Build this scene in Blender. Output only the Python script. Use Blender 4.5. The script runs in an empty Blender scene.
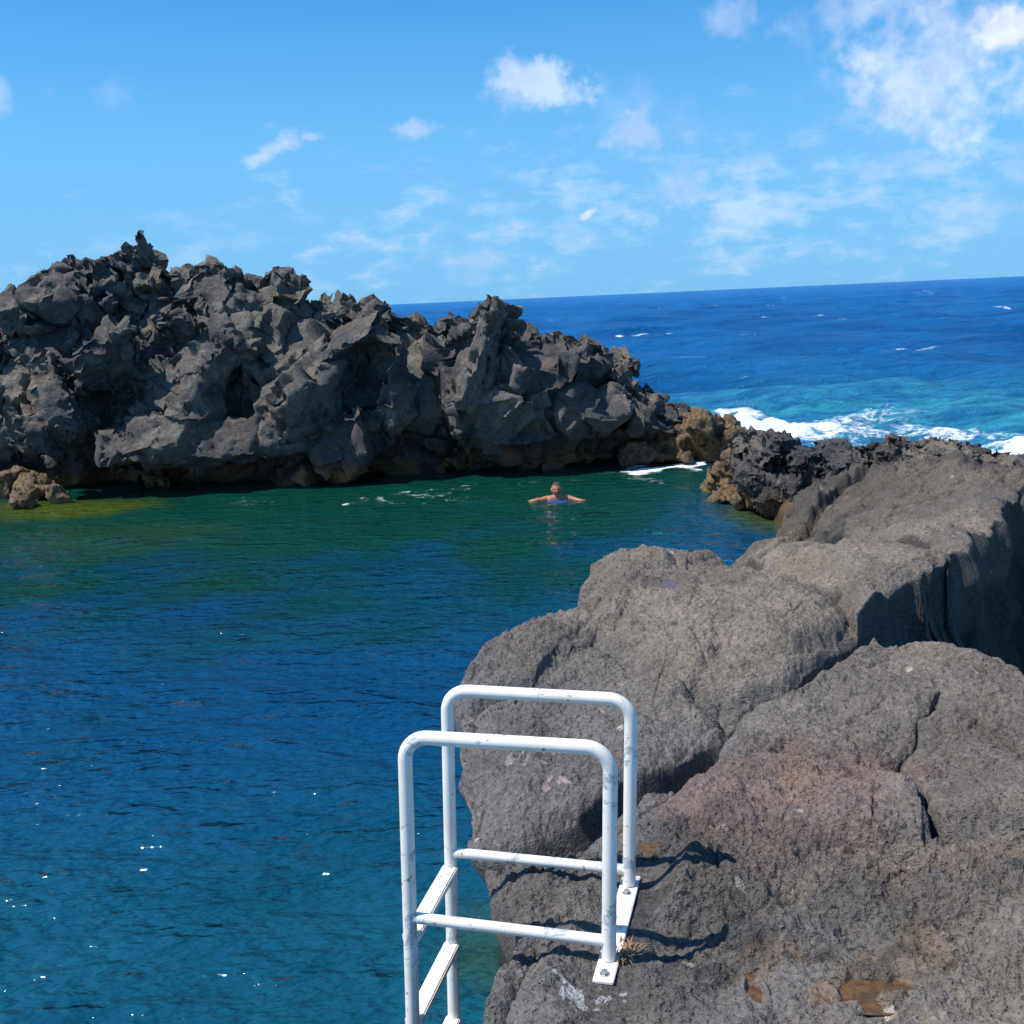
import bpy, bmesh, math, random
import numpy as np
from mathutils import Vector, Matrix
R = math.radians
rng = np.random.default_rng(7)
random.seed(7)
C = bpy.context.scene.collection
# ------------------------------------------------------------------ camera model
F_PX = 1100.0; HCAM = 3.3; PITCH = 10.95; ROLL = 2.57
p_, r_ = R(PITCH), R(ROLL)
Fv = np.array([0, math.cos(p_), -math.sin(p_)])
U0 = np.array([0, math.sin(p_), math.cos(p_)]); R0 = np.array([1., 0, 0])
Rv = math.cos(r_)*R0 - math.sin(r_)*U0
Uv = math.sin(r_)*R0 + math.cos(r_)*U0
EYE = np.array([0, 0, HCAM])
def ray(px, py): return Fv*F_PX + Rv*(px-512) + Uv*(512-py)
def at_z(px, py, z):
    d = ray(px, py); return EYE + d*((z-HCAM)/d[2])
def at_y(px, py, Y):
    d = ray(px, py); return EYE + d*(Y/d[1])
def proj(P):
    v = np.asarray(P)-EYE; w = v@Fv
    return 512+F_PX*(v@Rv)/w, 512-F_PX*(v@Uv)/w
cd = bpy.data.cameras.new('camera'); cam = bpy.data.objects.new('camera', cd); C.objects.link(cam)
cd.sensor_width = 36; cd.lens = 36*F_PX/1024; cd.clip_start = .05; cd.clip_end = 60000
cam.matrix_world = Matrix(((Rv[0], Uv[0], -Fv[0], 0), (Rv[1], Uv[1], -Fv[1], 0), (Rv[2], Uv[2], -Fv[2], HCAM), (0, 0, 0, 1)))
bpy.context.scene.camera = cam
# ------------------------------------------------------------------ noise
U32 = np.uint32
def _fin(h):
    h = h ^ (h >> U32(15)); h *= U32(2246822519); h ^= h >> U32(13); h *= U32(3266489917); h ^= h >> U32(16)
    return (h >> U32(8)).astype(np.float32)*np.float32(1/16777215.)
def hsh(ix, iy, iz, seed):
    return _fin(ix.astype(np.int32).astype(U32)*U32(374761393) + iy.astype(np.int32).astype(U32)*U32(668265263) + iz.astype(np.int32).astype(U32)*U32(2654435761) + U32((seed*1274126177) & 0xFFFFFFFF))
def vnoise(P, s, seed=0):
    """value noise in -1..1, feature size s"""
    Q = (P/s).astype(np.float32); I = np.floor(Q); f = Q-I; I = I.astype(np.int32).astype(U32)
    u = f*f*f*(f*(f*6-15)+10); sd = U32((seed*1274126177) & 0xFFFFFFFF)
    hx = [I[:, 0]*U32(374761393)+sd, (I[:, 0]+U32(1))*U32(374761393)+sd]; hy = [I[:, 1]*U32(668265263), (I[:, 1]+U32(1))*U32(668265263)]
    hz = [I[:, 2]*U32(2654435761), (I[:, 2]+U32(1))*U32(2654435761)]; a = []
    for z in (0, 1):
        b = []
        for y in (0, 1):
            c0 = _fin(hx[0]+hy[y]+hz[z]); c1 = _fin(hx[1]+hy[y]+hz[z]); b.append(c0+(c1-c0)*u[:, 0])
        a.append(b[0]+(b[1]-b[0])*u[:, 1])
    return (a[0]+(a[1]-a[0])*u[:, 2])*2-1
def fbm(P, s, n=4, seed=0, gain=.5):
    o = 0; a = 1
    for k in range(n): o = o + a*vnoise(P, s/2**k, seed+k*17); a *= gain
    return o
def worley(P, s, seed=0, jit=.9, flat=False):
    """F1, F2, id hash, vector to nearest"""
    Q = P/s; I = np.floor(Q).astype(np.int64); f = Q-I; n = len(P)
    F1 = np.full(n, 9., np.float32); F2 = F1.copy(); idv = np.zeros(n, np.float32); V = np.zeros((n, 3), np.float32)
    for dx in (-1, 0, 1):
        for dy in (-1, 0, 1):
            for dz in ((0,) if flat else (-1, 0, 1)):
                X, Y, Z = I[:, 0]+dx, I[:, 1]+dy, I[:, 2]+dz
                c = np.stack([dx+.5+jit*(hsh(X, Y, Z, seed)-.5), dy+.5+jit*(hsh(X, Y, Z, seed+1)-.5), dz+.5+(0 if flat else jit)*(hsh(X, Y, Z, seed+2)-.5)], 1)-f
                d = np.sqrt((c*c).sum(1)).astype(np.float32)
                m = d < F1
                F2 = np.where(m, F1, np.minimum(F2, d)); F1 = np.where(m, d, F1)
                idv = np.where(m, hsh(X, Y, Z, seed+3), idv); V[m] = c[m]
    return F1, F2, idv, V
def facets(P, s, seed=0, tilt=1., flat=False):
    """chiselled planar facets, about -1..1"""
    F1, F2, idv, V = worley(P, s, seed, flat=flat)
    if flat: V[:, 2] = 0
    a = idv*6.2832*7; b = np.cos(idv*97.)
    g = np.stack([np.cos(a)*np.sqrt(1-b*b), np.sin(a)*np.sqrt(1-b*b), b], 1)
    return (V*g).sum(1)*tilt + (np.modf(idv*53.)[0]-.5)*1.2, F2-F1
def sstep(a, b, x):
    t = np.clip((x-a)/(b-a), 0, 1); return t*t*(3-2*t)
# ------------------------------------------------------------------ mesh helpers
def tag(o, label=None, cat=None, group=None, kind=None):
    if label: o['label'] = label
    if cat: o['category'] = cat
    if group: o['group'] = group
    if kind: o['kind'] = kind
    return o
def empty(name, loc):
    o = bpy.data.objects.new(name, None); C.objects.link(o); o.location = loc; o.empty_display_size = .1; return o
def from_bm(name, bm, m, parent=None, smooth=True):
    me = bpy.data.meshes.new(name); bm.to_mesh(me); bm.free()
    o = bpy.data.objects.new(name, me); C.objects.link(o)
    if m: me.materials.append(m)
    if smooth: me.polygons.foreach_set('use_smooth', np.ones(len(me.polygons), bool))
    if parent: o.parent = parent; o.matrix_parent_inverse = Matrix.Translation(-parent.location)
    return o
def grid_mesh(name, X, Y, Z, m, attrs=None, keep=None):
    """rows x cols grid; keep = mask of quads"""
    nr, nc = X.shape
    co = np.stack([X, Y, Z], -1).reshape(-1, 3).astype(np.float32)
    a = (np.arange(nr-1)[:, None]*nc+np.arange(nc-1)[None]).ravel()
    q = np.stack([a, a+1, a+1+nc, a+nc], 1)
    if keep is not None: q = q[keep.ravel()]
    used = np.zeros(len(co), bool); used[q.ravel()] = True
    idx = np.cumsum(used)-1; co = co[used]; q = idx[q]
    me = bpy.data.meshes.new(name)
    me.vertices.add(len(co)); me.vertices.foreach_set('co', co.ravel())
    me.loops.add(q.size); me.loops.foreach_set('vertex_index', q.ravel().astype(np.int32))
    me.polygons.add(len(q)); me.polygons.foreach_set('loop_start', (np.arange(len(q))*4).astype(np.int32))
    me.polygons.foreach_set('use_smooth', np.ones(len(q), bool))
    me.update(calc_edges=True); me.materials.append(m)
    for k, v in (attrs or {}).items():
        if v.ndim == 3:
            at = me.attributes.new(k, 'FLOAT_COLOR', 'POINT')
            c = np.ones((len(co), 4), np.float32); c[:, :3] = v.reshape(-1, 3)[used]; at.data.foreach_set('color', c.ravel())
        else:
            at = me.attributes.new(k, 'FLOAT', 'POINT'); at.data.foreach_set('value', v.ravel()[used].astype(np.float32))
    o = bpy.data.objects.new(name, me); C.objects.link(o); return o
# ------------------------------------------------------------------ node helpers
class NT:
    def __init__(s, tree): s.t = tree; s.n = tree.nodes; s.l = tree.links
    def new(s, typ, **kw):
        nd = s.n.new(typ)
        for k, v in kw.items(): setattr(nd, k, v)
        return nd
    def put(s, sock, v):
        if hasattr(v, 'is_output') or isinstance(v, bpy.types.NodeSocket): s.l.new(v, sock)
        else: sock.default_value = v
    def m(s, op, a, b=None, c=None, clamp=False):
        nd = s.new('ShaderNodeMath', operation=op); nd.use_clamp = clamp
        s.put(nd.inputs[0], a)
        if b is not None: s.put(nd.inputs[1], b)
        if c is not None: s.put(nd.inputs[2], c)
        return nd.outputs[0]
    def vm(s, op, a, b=None):
        nd = s.new('ShaderNodeVectorMath', operation=op); s.put(nd.inputs[0], a)
        if b is not None: s.put(nd.inputs[1], b)
        return nd.outputs['Value'] if op in ('DOT_PRODUCT', 'LENGTH', 'DISTANCE') else nd.outputs[0]
    def mix(s, f, a, b, bt='MIX'):
        nd = s.new('ShaderNodeMix', data_type='RGBA', blend_type=bt); nd.clamp_factor = True
        s.put(nd.inputs[0], f); s.put(nd.inputs[6], a if not isinstance(a, tuple) else (*a[:3], 1)); s.put(nd.inputs[7], b if not isinstance(b, tuple) else (*b[:3], 1)); return nd.outputs[2]
    def noise(s, vec, sc, det=4, rough=.55, dist=0., typ='FBM'):
        nd = s.new('ShaderNodeTexNoise'); nd.noise_type = typ; s.put(nd.inputs['Vector'], vec)
        nd.inputs['Scale'].default_value = sc; nd.inputs['Detail'].default_value = det; nd.inputs['Roughness'].default_value = rough; nd.inputs['Distortion'].default_value = dist
        return nd.outputs['Fac']
    def vor(s, vec, sc, feat='F1', rnd=1., out='Distance'):
        nd = s.new('ShaderNodeTexVoronoi', feature=feat); s.put(nd.inputs['Vector'], vec); nd.inputs['Scale'].default_value = sc; nd.inputs['Randomness'].default_value = rnd
        return nd.outputs[out]
    def ramp(s, f, lo, hi, a=0., b=1., sm=True):
        nd = s.new('ShaderNodeMapRange'); nd.interpolation_type = 'SMOOTHSTEP' if sm else 'LINEAR'
        s.put(nd.inputs[0], f); s.put(nd.inputs[1], lo); s.put(nd.inputs[2], hi); s.put(nd.inputs[3], a); s.put(nd.inputs[4], b); return nd.outputs[0]
    def bump(s, h, dist, strength=1., nrm=None):
        nd = s.new('ShaderNodeBump'); s.put(nd.inputs['Height'], h); nd.inputs['Distance'].default_value = dist; nd.inputs['Strength'].default_value = strength
        if nrm is not None: s.l.new(nrm, nd.inputs['Normal'])
        return nd.outputs[0]
    def attr(s, name, out='Fac'):
        nd = s.new('ShaderNodeAttribute'); nd.attribute_name = name; return nd.outputs[out]
    def scale(s, vec, x, y, z, rot=0):
        nd = s.new('ShaderNodeMapping'); s.l.new(vec, nd.inputs[0]); nd.inputs['Scale'].default_value = (x, y, z); nd.inputs['Rotation'].default_value = (0, 0, rot); return nd.outputs[0]
def mat(name):
    m = bpy.data.materials.new(name); m.use_nodes = True; t = NT(m.node_tree); b = m.node_tree.nodes['Principled BSDF']
    return m, t, b
def pos(t): return t.new('ShaderNodeNewGeometry').outputs['Position']
def simple(name, col, rough=.5, metal=0., spec=.5):
    m, t, b = mat(name); b.inputs['Base Color'].default_value = (*col, 1); b.inputs['Roughness'].default_value = rough; b.inputs['Metallic'].default_value = metal
    b.inputs['Specular IOR Level'].default_value = spec; return m, t, b

# ================================================================== LIGHT AND SKY
SUN = Vector((-1.0, -0.20, 1.72)).normalized()
el = math.asin(SUN.z); az = math.atan2(SUN.x, SUN.y)      # clockwise from +Y
sl = bpy.data.lights.new('sun', 'SUN'); sl.energy = 4.4; sl.angle = R(.53); sl.color = (1, .955, .88)
so = bpy.data.objects.new('sun', sl); C.objects.link(so); so.rotation_euler = (-SUN).to_track_quat('-Z', 'Y').to_euler()
W = bpy.data.worlds.new('World'); bpy.context.scene.world = W; W.use_nodes = True
t = NT(W.node_tree); t.n.clear()
sky = t.new('ShaderNodeTexSky'); sky.sky_type = 'NISHITA'; sky.sun_disc = False; sky.sun_elevation = el; sky.sun_rotation = az
sky.air_density = 1.0; sky.dust_density = .25; sky.ozone_density = 3.0
D = t.new('ShaderNodeTexCoord').outputs['Generated']
sep = t.new('ShaderNodeSeparateXYZ'); t.l.new(D, sep.inputs[0])
# planar cloud-deck coordinates
zc = t.m('MAXIMUM', t.m('ADD', sep.outputs[2], .09), .03)
cu = t.new('ShaderNodeCombineXYZ'); t.l.new(t.m('DIVIDE', sep.outputs[0], zc), cu.inputs[0]); t.l.new(t.m('DIVIDE', sep.outputs[1], zc), cu.inputs[1])
hs = t.new('ShaderNodeHueSaturation'); t.l.new(sky.outputs[0], hs.inputs['Color']); hs.inputs['Saturation'].default_value = 1.12
base = t.mix(1., hs.outputs[0], (.40, 1.03, 1.36), 'MULTIPLY')
n1 = t.noise(D, 9, 3, .6, .3); n2 = t.noise(D, 26, 3, .6)
n3 = t.noise(D, 75, 4, .65)
Ds = t.scale(D, 1, 1, 2.4); nb = t.m('ADD', t.m('MULTIPLY', t.noise(Ds, 20, 5, .62), .8), t.m('MULTIPLY', t.noise(Ds, 6, 2, .5), .2))
nn = t.m('ADD', t.m('ADD', t.m('MULTIPLY', n1, .55), t.m('MULTIPLY', n2, .5)), t.m('MULTIPLY', n3, .22)); nn = t.m('SUBTRACT', nn, .135)
total = None
def cloud(px, py, wx, wy, dens, soft=.5, rot=0., k=2.2):
    """a cloud bank: direction through a point of the sky, half width/height in degrees"""
    global total
    d = ray(px, py); d = d/np.linalg.norm(d); rt = np.cross(d, [0, 0, 1]); rt /= np.linalg.norm(rt); up = np.cross(rt, d)
    c, s_ = math.cos(R(rot)), math.sin(R(rot)); a = (rt*c+up*s_)/math.tan(R(wx)); b = (-rt*s_+up*c)/math.tan(R(wy))
    x = t.vm('DOT_PRODUCT', D, tuple(a)); y = t.vm('DOT_PRODUCT', D, tuple(b))
    r2 = t.m('SQRT', t.m('ADD', t.m('MULTIPLY', x, x), t.m('MULTIPLY', y, y)))
    front = t.m('GREATER_THAN', t.vm('DOT_PRODUCT', D, tuple(d)), 0)
    v = t.m('ADD', t.m('SUBTRACT', 1., r2), t.m('MULTIPLY', t.m('SUBTRACT', nb if wx > 6.5 and wy < 5 else nn, .5), k*2.6))
    v = t.m('MULTIPLY', t.m('MULTIPLY', t.ramp(v, .0, .25+soft*1.5), dens), front)
    total = v if total is None else t.m('MAXIMUM', total, v)
cloud(533, 82, 2.3, 1.1, .6, .5, -22); cloud(636, 138, 2.1, 1.1, .6, .6); cloud(728, 14, 1.5, 1.3, .38, .7)
cloud(672, 184, 1.6, .9, .5, .6, 10); cloud(418, 130, 1.2, .45, .55, .5); cloud(268, 154, 1.8, .5, .6, .5, 20)
cloud(312, 137, .6, .2, .5, .5); cloud(118, 92, 1.3, .8, .2, .7); cloud(0, 98, .5, 1.1, .25, .7)
cloud(588, 214, .9, .4, .7, .4, 30); cloud(945, 75, 6.2, 5.2, .8, .9, 25, 2.6); cloud(985, 30, 3.4, 2.2, .95, .8, 20, 3.4); cloud(870, 8, 5, 1.4, .45, .8, 10); cloud(965, 60, 6.4, 5.1, .75, .55, 25, 1.5); cloud(1000, 25, 3.5, 2.4, 1., .4, 15, 1.8)
cloud(955, 105, 5.0, 2.6, .5, 1., 0, 2.4); cloud(860, 195, 9, 2.4, .38, 1.2, 3, 4.2); cloud(700, 212, 9, 1.6, .42, 1.1, 3, 4.2); cloud(470, 232, 8, 1.5, .42, 1.0, 3, 4.2)
cloud(215, 248, 7, .9, .25, 1.0, 3, 3.5); cloud(845, 112, 5.5, .35, .22, .9, 20, 1.5); cloud(780, 150, 8, .5, .14, .9, 14, 1.5); cloud(835, 45, 1.2, .6, .3, .7, 35)
cloud(950, 215, 4, 1.2, .35, 1.1, 0, 4.); cloud(820, 195, 17, 4.2, .34, .9, 3, 3.0); cloud(500, 228, 15, 3.2, .30, .9, 3, 3.0); cloud(520, 95, 1.6, .9, .4, .8); cloud(640, 130, 3.2, 1.6, .3, 1.); cloud(930, 110, 9, 5, .45, 1.4, 20, 2.0); cloud(1100, 60, 6, 6, .7, 1., 0, 3); cloud(-160, 120, 5, 3, .4, 1., 0, 3)
# loose clouds elsewhere overhead and behind
far = t.ramp(t.noise(cu.outputs[0], 1.1, 7, .62, .2), .52, .78)
behind = t.m('MAXIMUM', t.ramp(sep.outputs[1], .62, .3), t.ramp(sep.outputs[2], .30, .42))
total = t.m('MAXIMUM', total, t.m('MULTIPLY', t.m('MULTIPLY', far, behind), .9))
shade = t.ramp(t.noise(D, 14, 5, .6), .35, .65)
ccol = t.mix(shade, (4.6, 5.8, 8.4), (8.0, 8.6, 9.6))
low = t.ramp(sep.outputs[2], .02, .30, 1., 0.)
base = t.mix(t.m('MULTIPLY', low, .85), base, (1.72, 4.4, 7.9))
final = t.mix(total, base, ccol)
bg = t.new('ShaderNodeBackground'); t.l.new(final, bg.inputs[0]); bg.inputs[1].default_value = .094
wo = t.new('ShaderNodeOutputWorld'); t.l.new(bg.outputs[0], wo.inputs[0])
sc = bpy.context.scene; sc.view_settings.view_transform = 'Standard'; sc.view_settings.look = 'None'; sc.view_settings.exposure = .35; sc.view_settings.gamma = 1

# ================================================================== MATERIALS
def rock_near():
    m, t, b = mat('weathered_basalt'); P = pos(t)
    base = t.attr('Col', 'Color'); n = t.noise(P, 3.0, 6, .65); n2 = t.noise(P, 45, 4, .7); n3 = t.noise(P, 160, 3, .7)
    v = t.ramp(n, .3, .7, .72, 1.25, False); c = t.mix(1., base, t.mix(1., (1, 1, 1), v, 'MULTIPLY'), 'MULTIPLY')
    sp = t.m('ADD', t.ramp(n2, .28, .72, .5, 1.5, False), t.ramp(n3, .3, .7, -.16, .16, False))
    cc = t.new('ShaderNodeCombineXYZ'); [t.l.new(sp, cc.inputs[k]) for k in range(3)]
    c = t.mix(1., c, cc.outputs[0], 'MULTIPLY')
    # pits
    pit = t.vor(P, 70); pit2 = t.vor(t.vm('ADD', P, t.new('ShaderNodeTexNoise').outputs['Color']), 28)
    pm = t.ramp(pit, .16, .34, 0, 1)
    b.inputs['Roughness'].default_value = .86; b.inputs['Specular IOR Level'].default_value = .25
    wet = t.attr('wet'); t.l.new(t.ramp(wet, .2, .8, .88, .3), b.inputs['Roughness'])
    c = t.mix(t.m('MULTIPLY', wet, .75), c, (.012, .012, .012)); t.l.new(c, b.inputs['Base Color'])
    h = t.m('ADD', t.m('ADD', t.m('MULTIPLY', n2, 1.0), t.m('MULTIPLY', n3, .45)), t.m('ADD', t.m('MULTIPLY', pm, .35), t.m('MULTIPLY', t.ramp(pit2, .1, .4), .35)))
    rg = t.ramp(t.attr('rough'), 0, 1, .45, 1.2, False); h = t.m('MULTIPLY', h, rg)
    t.l.new(t.bump(h, .022, 1.), b.inputs['Normal']); return m
def rock_cliff(name='dark_lava', warm=.5, lum=1.):
    m, t, b = mat(name); P = pos(t); s = t.new('ShaderNodeSeparateXYZ'); t.l.new(P, s.inputs[0])
    n = t.noise(P, .55, 6, .65, .4); n1 = t.noise(P, 2.6, 6, .65); n2 = t.noise(P, 13, 5, .7)
    c = t.mix(t.ramp(n, .38, .64), (.072*lum, .066*lum, .066*lum), (.205*lum, .176*lum, .142*lum))
    c = t.mix(t.ramp(n1, .45, .7, 0, .7), c, (.062*lum, .062*lum, .068*lum))
    c = t.mix(t.ramp(t.noise(P, .9, 3, .5, .6), .56, .68, 0, warm), c, (.15, .098, .068)); c = t.mix(t.ramp(t.noise(P, .38, 4, .6), .50, .62, 0, .6), c, (.185, .165, .132)); c = t.mix(t.ramp(t.noise(P, 1.6, 4, .6), .60, .64, 0, .6), c, (.035, .035, .04))
    sp = t.ramp(n2, .3, .7, .6, 1.4, False); cc = t.new('ShaderNodeCombineXYZ'); [t.l.new(sp, cc.inputs[k]) for k in range(3)]
    c = t.mix(1., c, cc.outputs[0], 'MULTIPLY')
    # tide stain: dark wet band, barnacle crust and brown weed at the water line
    zz = t.m('ADD', s.outputs[2], t.m('MULTIPLY', t.m('SUBTRACT', n1, .5), .7))
    band = t.ramp(zz, .55, 1.15, 1, 0); c = t.mix(t.m('MULTIPLY', band, .62), c, (.020, .020, .022))
    crust = t.m('MULTIPLY', t.ramp(zz, .15, .55, 1, 0), t.ramp(t.noise(P, 1.1, 5, .6), .36, .52)); c = t.mix(t.m('MULTIPLY', crust, .9), c, (.24, .125, .050))
    bar = t.m('MULTIPLY', t.m('MULTIPLY', band, t.ramp(t.noise(P, 9, 3, .7), .60, .68)), .5); c = t.mix(bar, c, (.28, .27, .25))
    t.l.new(c, b.inputs['Base Color']); t.l.new(t.ramp(band, 0, 1, .85, .5), b.inputs['Roughness']); b.inputs['Specular IOR Level'].default_value = .3
    h = t.m('ADD', t.m('MULTIPLY', n2, .7), t.m('ADD', t.m('MULTIPLY', t.noise(P, 40, 3, .7), .3), t.m('MULTIPLY', n1, .3)))
    t.l.new(t.bump(h, .09, .9), b.inputs['Normal']); return m
def rock_tan():
    m, t, b = mat('tidal_brown_rock'); P = pos(t); n = t.noise(P, 3, 6, .7); n2 = t.noise(P, 16, 5, .75)
    c = t.mix(t.ramp(n, .4, .62), (.23, .135, .058), (.10, .062, .034)); c = t.mix(t.ramp(n2, .42, .66, 0, .75), c, (.38, .26, .13))
    c = t.mix(t.ramp(t.noise(P, 7, 4, .7), .55, .68, 0, .85), c, (.03, .024, .02)); t.l.new(c, b.inputs['Base Color'])
    b.inputs['Roughness'].default_value = .6; t.l.new(t.bump(t.m('ADD', n2, n), .09, 1.), b.inputs['Normal']); return m
def water(name, sea):
    m, t, b = mat(name); P = pos(t); t.n.remove(b)
    shallow = t.attr('shallow'); foam = t.attr('foam'); aqua = t.attr('aqua')
    if sea:
        n = t.noise(t.scale(P, .05, .12, 1), 1, 5, .6)
        body = t.mix(t.ramp(n, .35, .65), (.004, .100, .310), (.010, .155, .430))
        aqn = t.m('MULTIPLY', aqua, t.ramp(t.noise(t.scale(P, .5, 1.3, 1, .2), 1, 6, .7, .6), .36, .62, .25, 1.)); body = t.mix(aqn, body, (.055, .40, .55))
        w = t.noise(t.scale(P, 1, 1.9, 1, .25), 1.2, 8, .66, .3); w2 = t.noise(t.scale(P, 1, 1.6, 1, -.4), .34, 5, .6)
        nrm = t.bump(t.m('ADD', t.m('MULTIPLY', w, .8), t.m('MULTIPLY', w2, 1.0)), .85, 1.)
        rough = .12
    else:
        n = t.noise(P, .35, 4, .6); n = t.m('MULTIPLY', n, 1.)
        body = t.mix(t.ramp(n, .35, .65), (.003, .056, .102), (.008, .088, .138))
        sy = t.new('ShaderNodeSeparateXYZ'); t.l.new(P, sy.inputs[0]); body = t.mix(t.ramp(t.m('ADD', sy.outputs[1], t.m('MULTIPLY', n, 4.)), 6.5, 10.5, 0, .75), body, (.0012, .044, .125)); body = t.mix(aqua, body, (.002, .046, .031))
        body = t.mix(shallow, body, (.050, .075, .008))
        w = t.noise(t.scale(P, 1, 2.1, 1, .22), 2.4, 2, .5, .15); w2 = t.noise(t.scale(P, 1, 1.8, 1, -.25), 8, 2, .5, .1)
        nrm = t.bump(t.m('ADD', w, t.m('MULTIPLY', w2, .30)), .105, 1.)
        nrm2 = t.bump(t.m('ADD', t.m('MULTIPLY', w, .8), t.m('MULTIPLY', w2, .5)), .15, 1.); rough = .03
    fn = t.m('ADD', t.m('MULTIPLY', t.noise(P, 1.3 if sea else 2.2, 7, .72, 1.2), .6), t.m('MULTIPLY', t.noise(t.scale(P, 1, 2, 1), 6 if sea else 14, 5, .75), .4))
    thr = t.m('SUBTRACT', .78, t.m('MULTIPLY', foam, .5)); fm = t.m('MULTIPLY', t.m('MULTIPLY', t.ramp(t.m('SUBTRACT', fn, thr), 0, .16), t.ramp(foam, .02, .2)), .92)
    if sea:   # loose whitecaps
        wc = t.noise(t.scale(P, .10, .26, 1, .2), 1, 3, .5); wf = t.noise(t.scale(P, .7, 1.8, 1), 1, 5, .75)
        fm = t.m('MAXIMUM', fm, t.m('MULTIPLY', t.m('MULTIPLY', t.ramp(wc, .665, .71), t.ramp(wf, .53, .6)), .8))
    dif = t.new('ShaderNodeBsdfDiffuse'); t.l.new(body, dif.inputs[0])
    t.l.new(nrm if sea else nrm2, dif.inputs['Normal']); gl = t.new('ShaderNodeBsdfGlossy'); gl.inputs['Roughness'].default_value = rough; t.l.new(nrm, gl.inputs['Normal'])
    fr = t.new('ShaderNodeFresnel'); fr.inputs[0].default_value = 1.333 if sea else 1.42; t.l.new(nrm, fr.inputs['Normal'])
    if sea: fac = t.m('MINIMUM', t.m('MULTIPLY', fr.outputs[0], .8), .34)
    else: fac = t.m('MINIMUM', fr.outputs[0], .75)
    mx = t.new('ShaderNodeMixShader'); t.l.new(fac, mx.inputs[0]); t.l.new(dif.outputs[0], mx.inputs[1]); t.l.new(gl.outputs[0], mx.inputs[2])
    fo = t.new('ShaderNodeBsdfDiffuse'); fo.inputs[0].default_value = (.80, .83, .85, 1)
    mf = t.new('ShaderNodeMixShader'); t.l.new(fm, mf.inputs[0]); t.l.new(mx.outputs[0], mf.inputs[1]); t.l.new(fo.outputs[0], mf.inputs[2])
    t.l.new(mf.outputs[0], t.n['Material Output'].inputs[0]); return m
def paint():
    m, t, b = mat('chipped_white_paint'); P = t.new('ShaderNodeTexCoord').outputs['Object']
    n = t.noise(P, 7, 5, .7, .5); n2 = t.noise(P, 60, 4, .7)
    chip = t.m('MULTIPLY', t.ramp(n, .555, .60), t.ramp(n2, .42, .50))
    chip = t.m('MAXIMUM', chip, t.ramp(t.noise(P, 16, 3, .5), .735, .76))
    c = t.mix(t.ramp(t.noise(P, 4, 5, .7), .35, .7), (.88, .83, .76), (.76, .69, .60)); c = t.mix(t.m('MULTIPLY', chip, .8), c, (.36, .40, .42))
    c = t.mix(t.ramp(t.noise(P, 26, 3, .6), .665, .70, 0, .85), c, (.30, .20, .12))
    t.l.new(c, b.inputs['Base Color']); b.inputs['Roughness'].default_value = .42
    t.l.new(t.bump(t.m('SUBTRACT', t.m('MULTIPLY', n2, .25), chip), .0012, .6), b.inputs['Normal']); return m
M = dict(near=rock_near(), cliff=rock_cliff(), tan=rock_tan(), pool=water('pool_water', False), sea=water('sea_water', True), paint=paint())
M['steel'] = simple('galvanised_bolt', (.45, .46, .47), .35, 1.)[0]

# ================================================================== FOREGROUND LEDGE (height field)
def poly_sdf(px, py, V):
    """signed distance to polygon (inside positive)"""
    n = len(V); d2 = np.full(px.shape, 1e9); ins = np.zeros(px.shape, bool)
    for i in range(n):
        a = V[i]; b = V[(i+1) % n]; e = b-a
        wx, wy = px-a[0], py-a[1]; tt = np.clip((wx*e[0]+wy*e[1])/(e@e), 0, 1)
        d2 = np.minimum(d2, (wx-e[0]*tt)**2+(wy-e[1]*tt)**2)
        c = (a[1] <= py) != (b[1] <= py)
        if e[1] != 0: ins ^= c & (px < a[0]+(py-a[1])*e[0]/e[1])
    d = np.sqrt(d2); return np.where(ins, d, -d)
def line_d(px, py, V):
    d2 = np.full(px.shape, 1e9)
    for i in range(len(V)-1):
        a = V[i]; e = V[i+1]-a; wx, wy = px-a[0], py-a[1]; tt = np.clip((wx*e[0]+wy*e[1])/(e@e), 0, 1)
        d2 = np.minimum(d2, (wx-e[0]*tt)**2+(wy-e[1]*tt)**2)
    return np.sqrt(d2)
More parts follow.
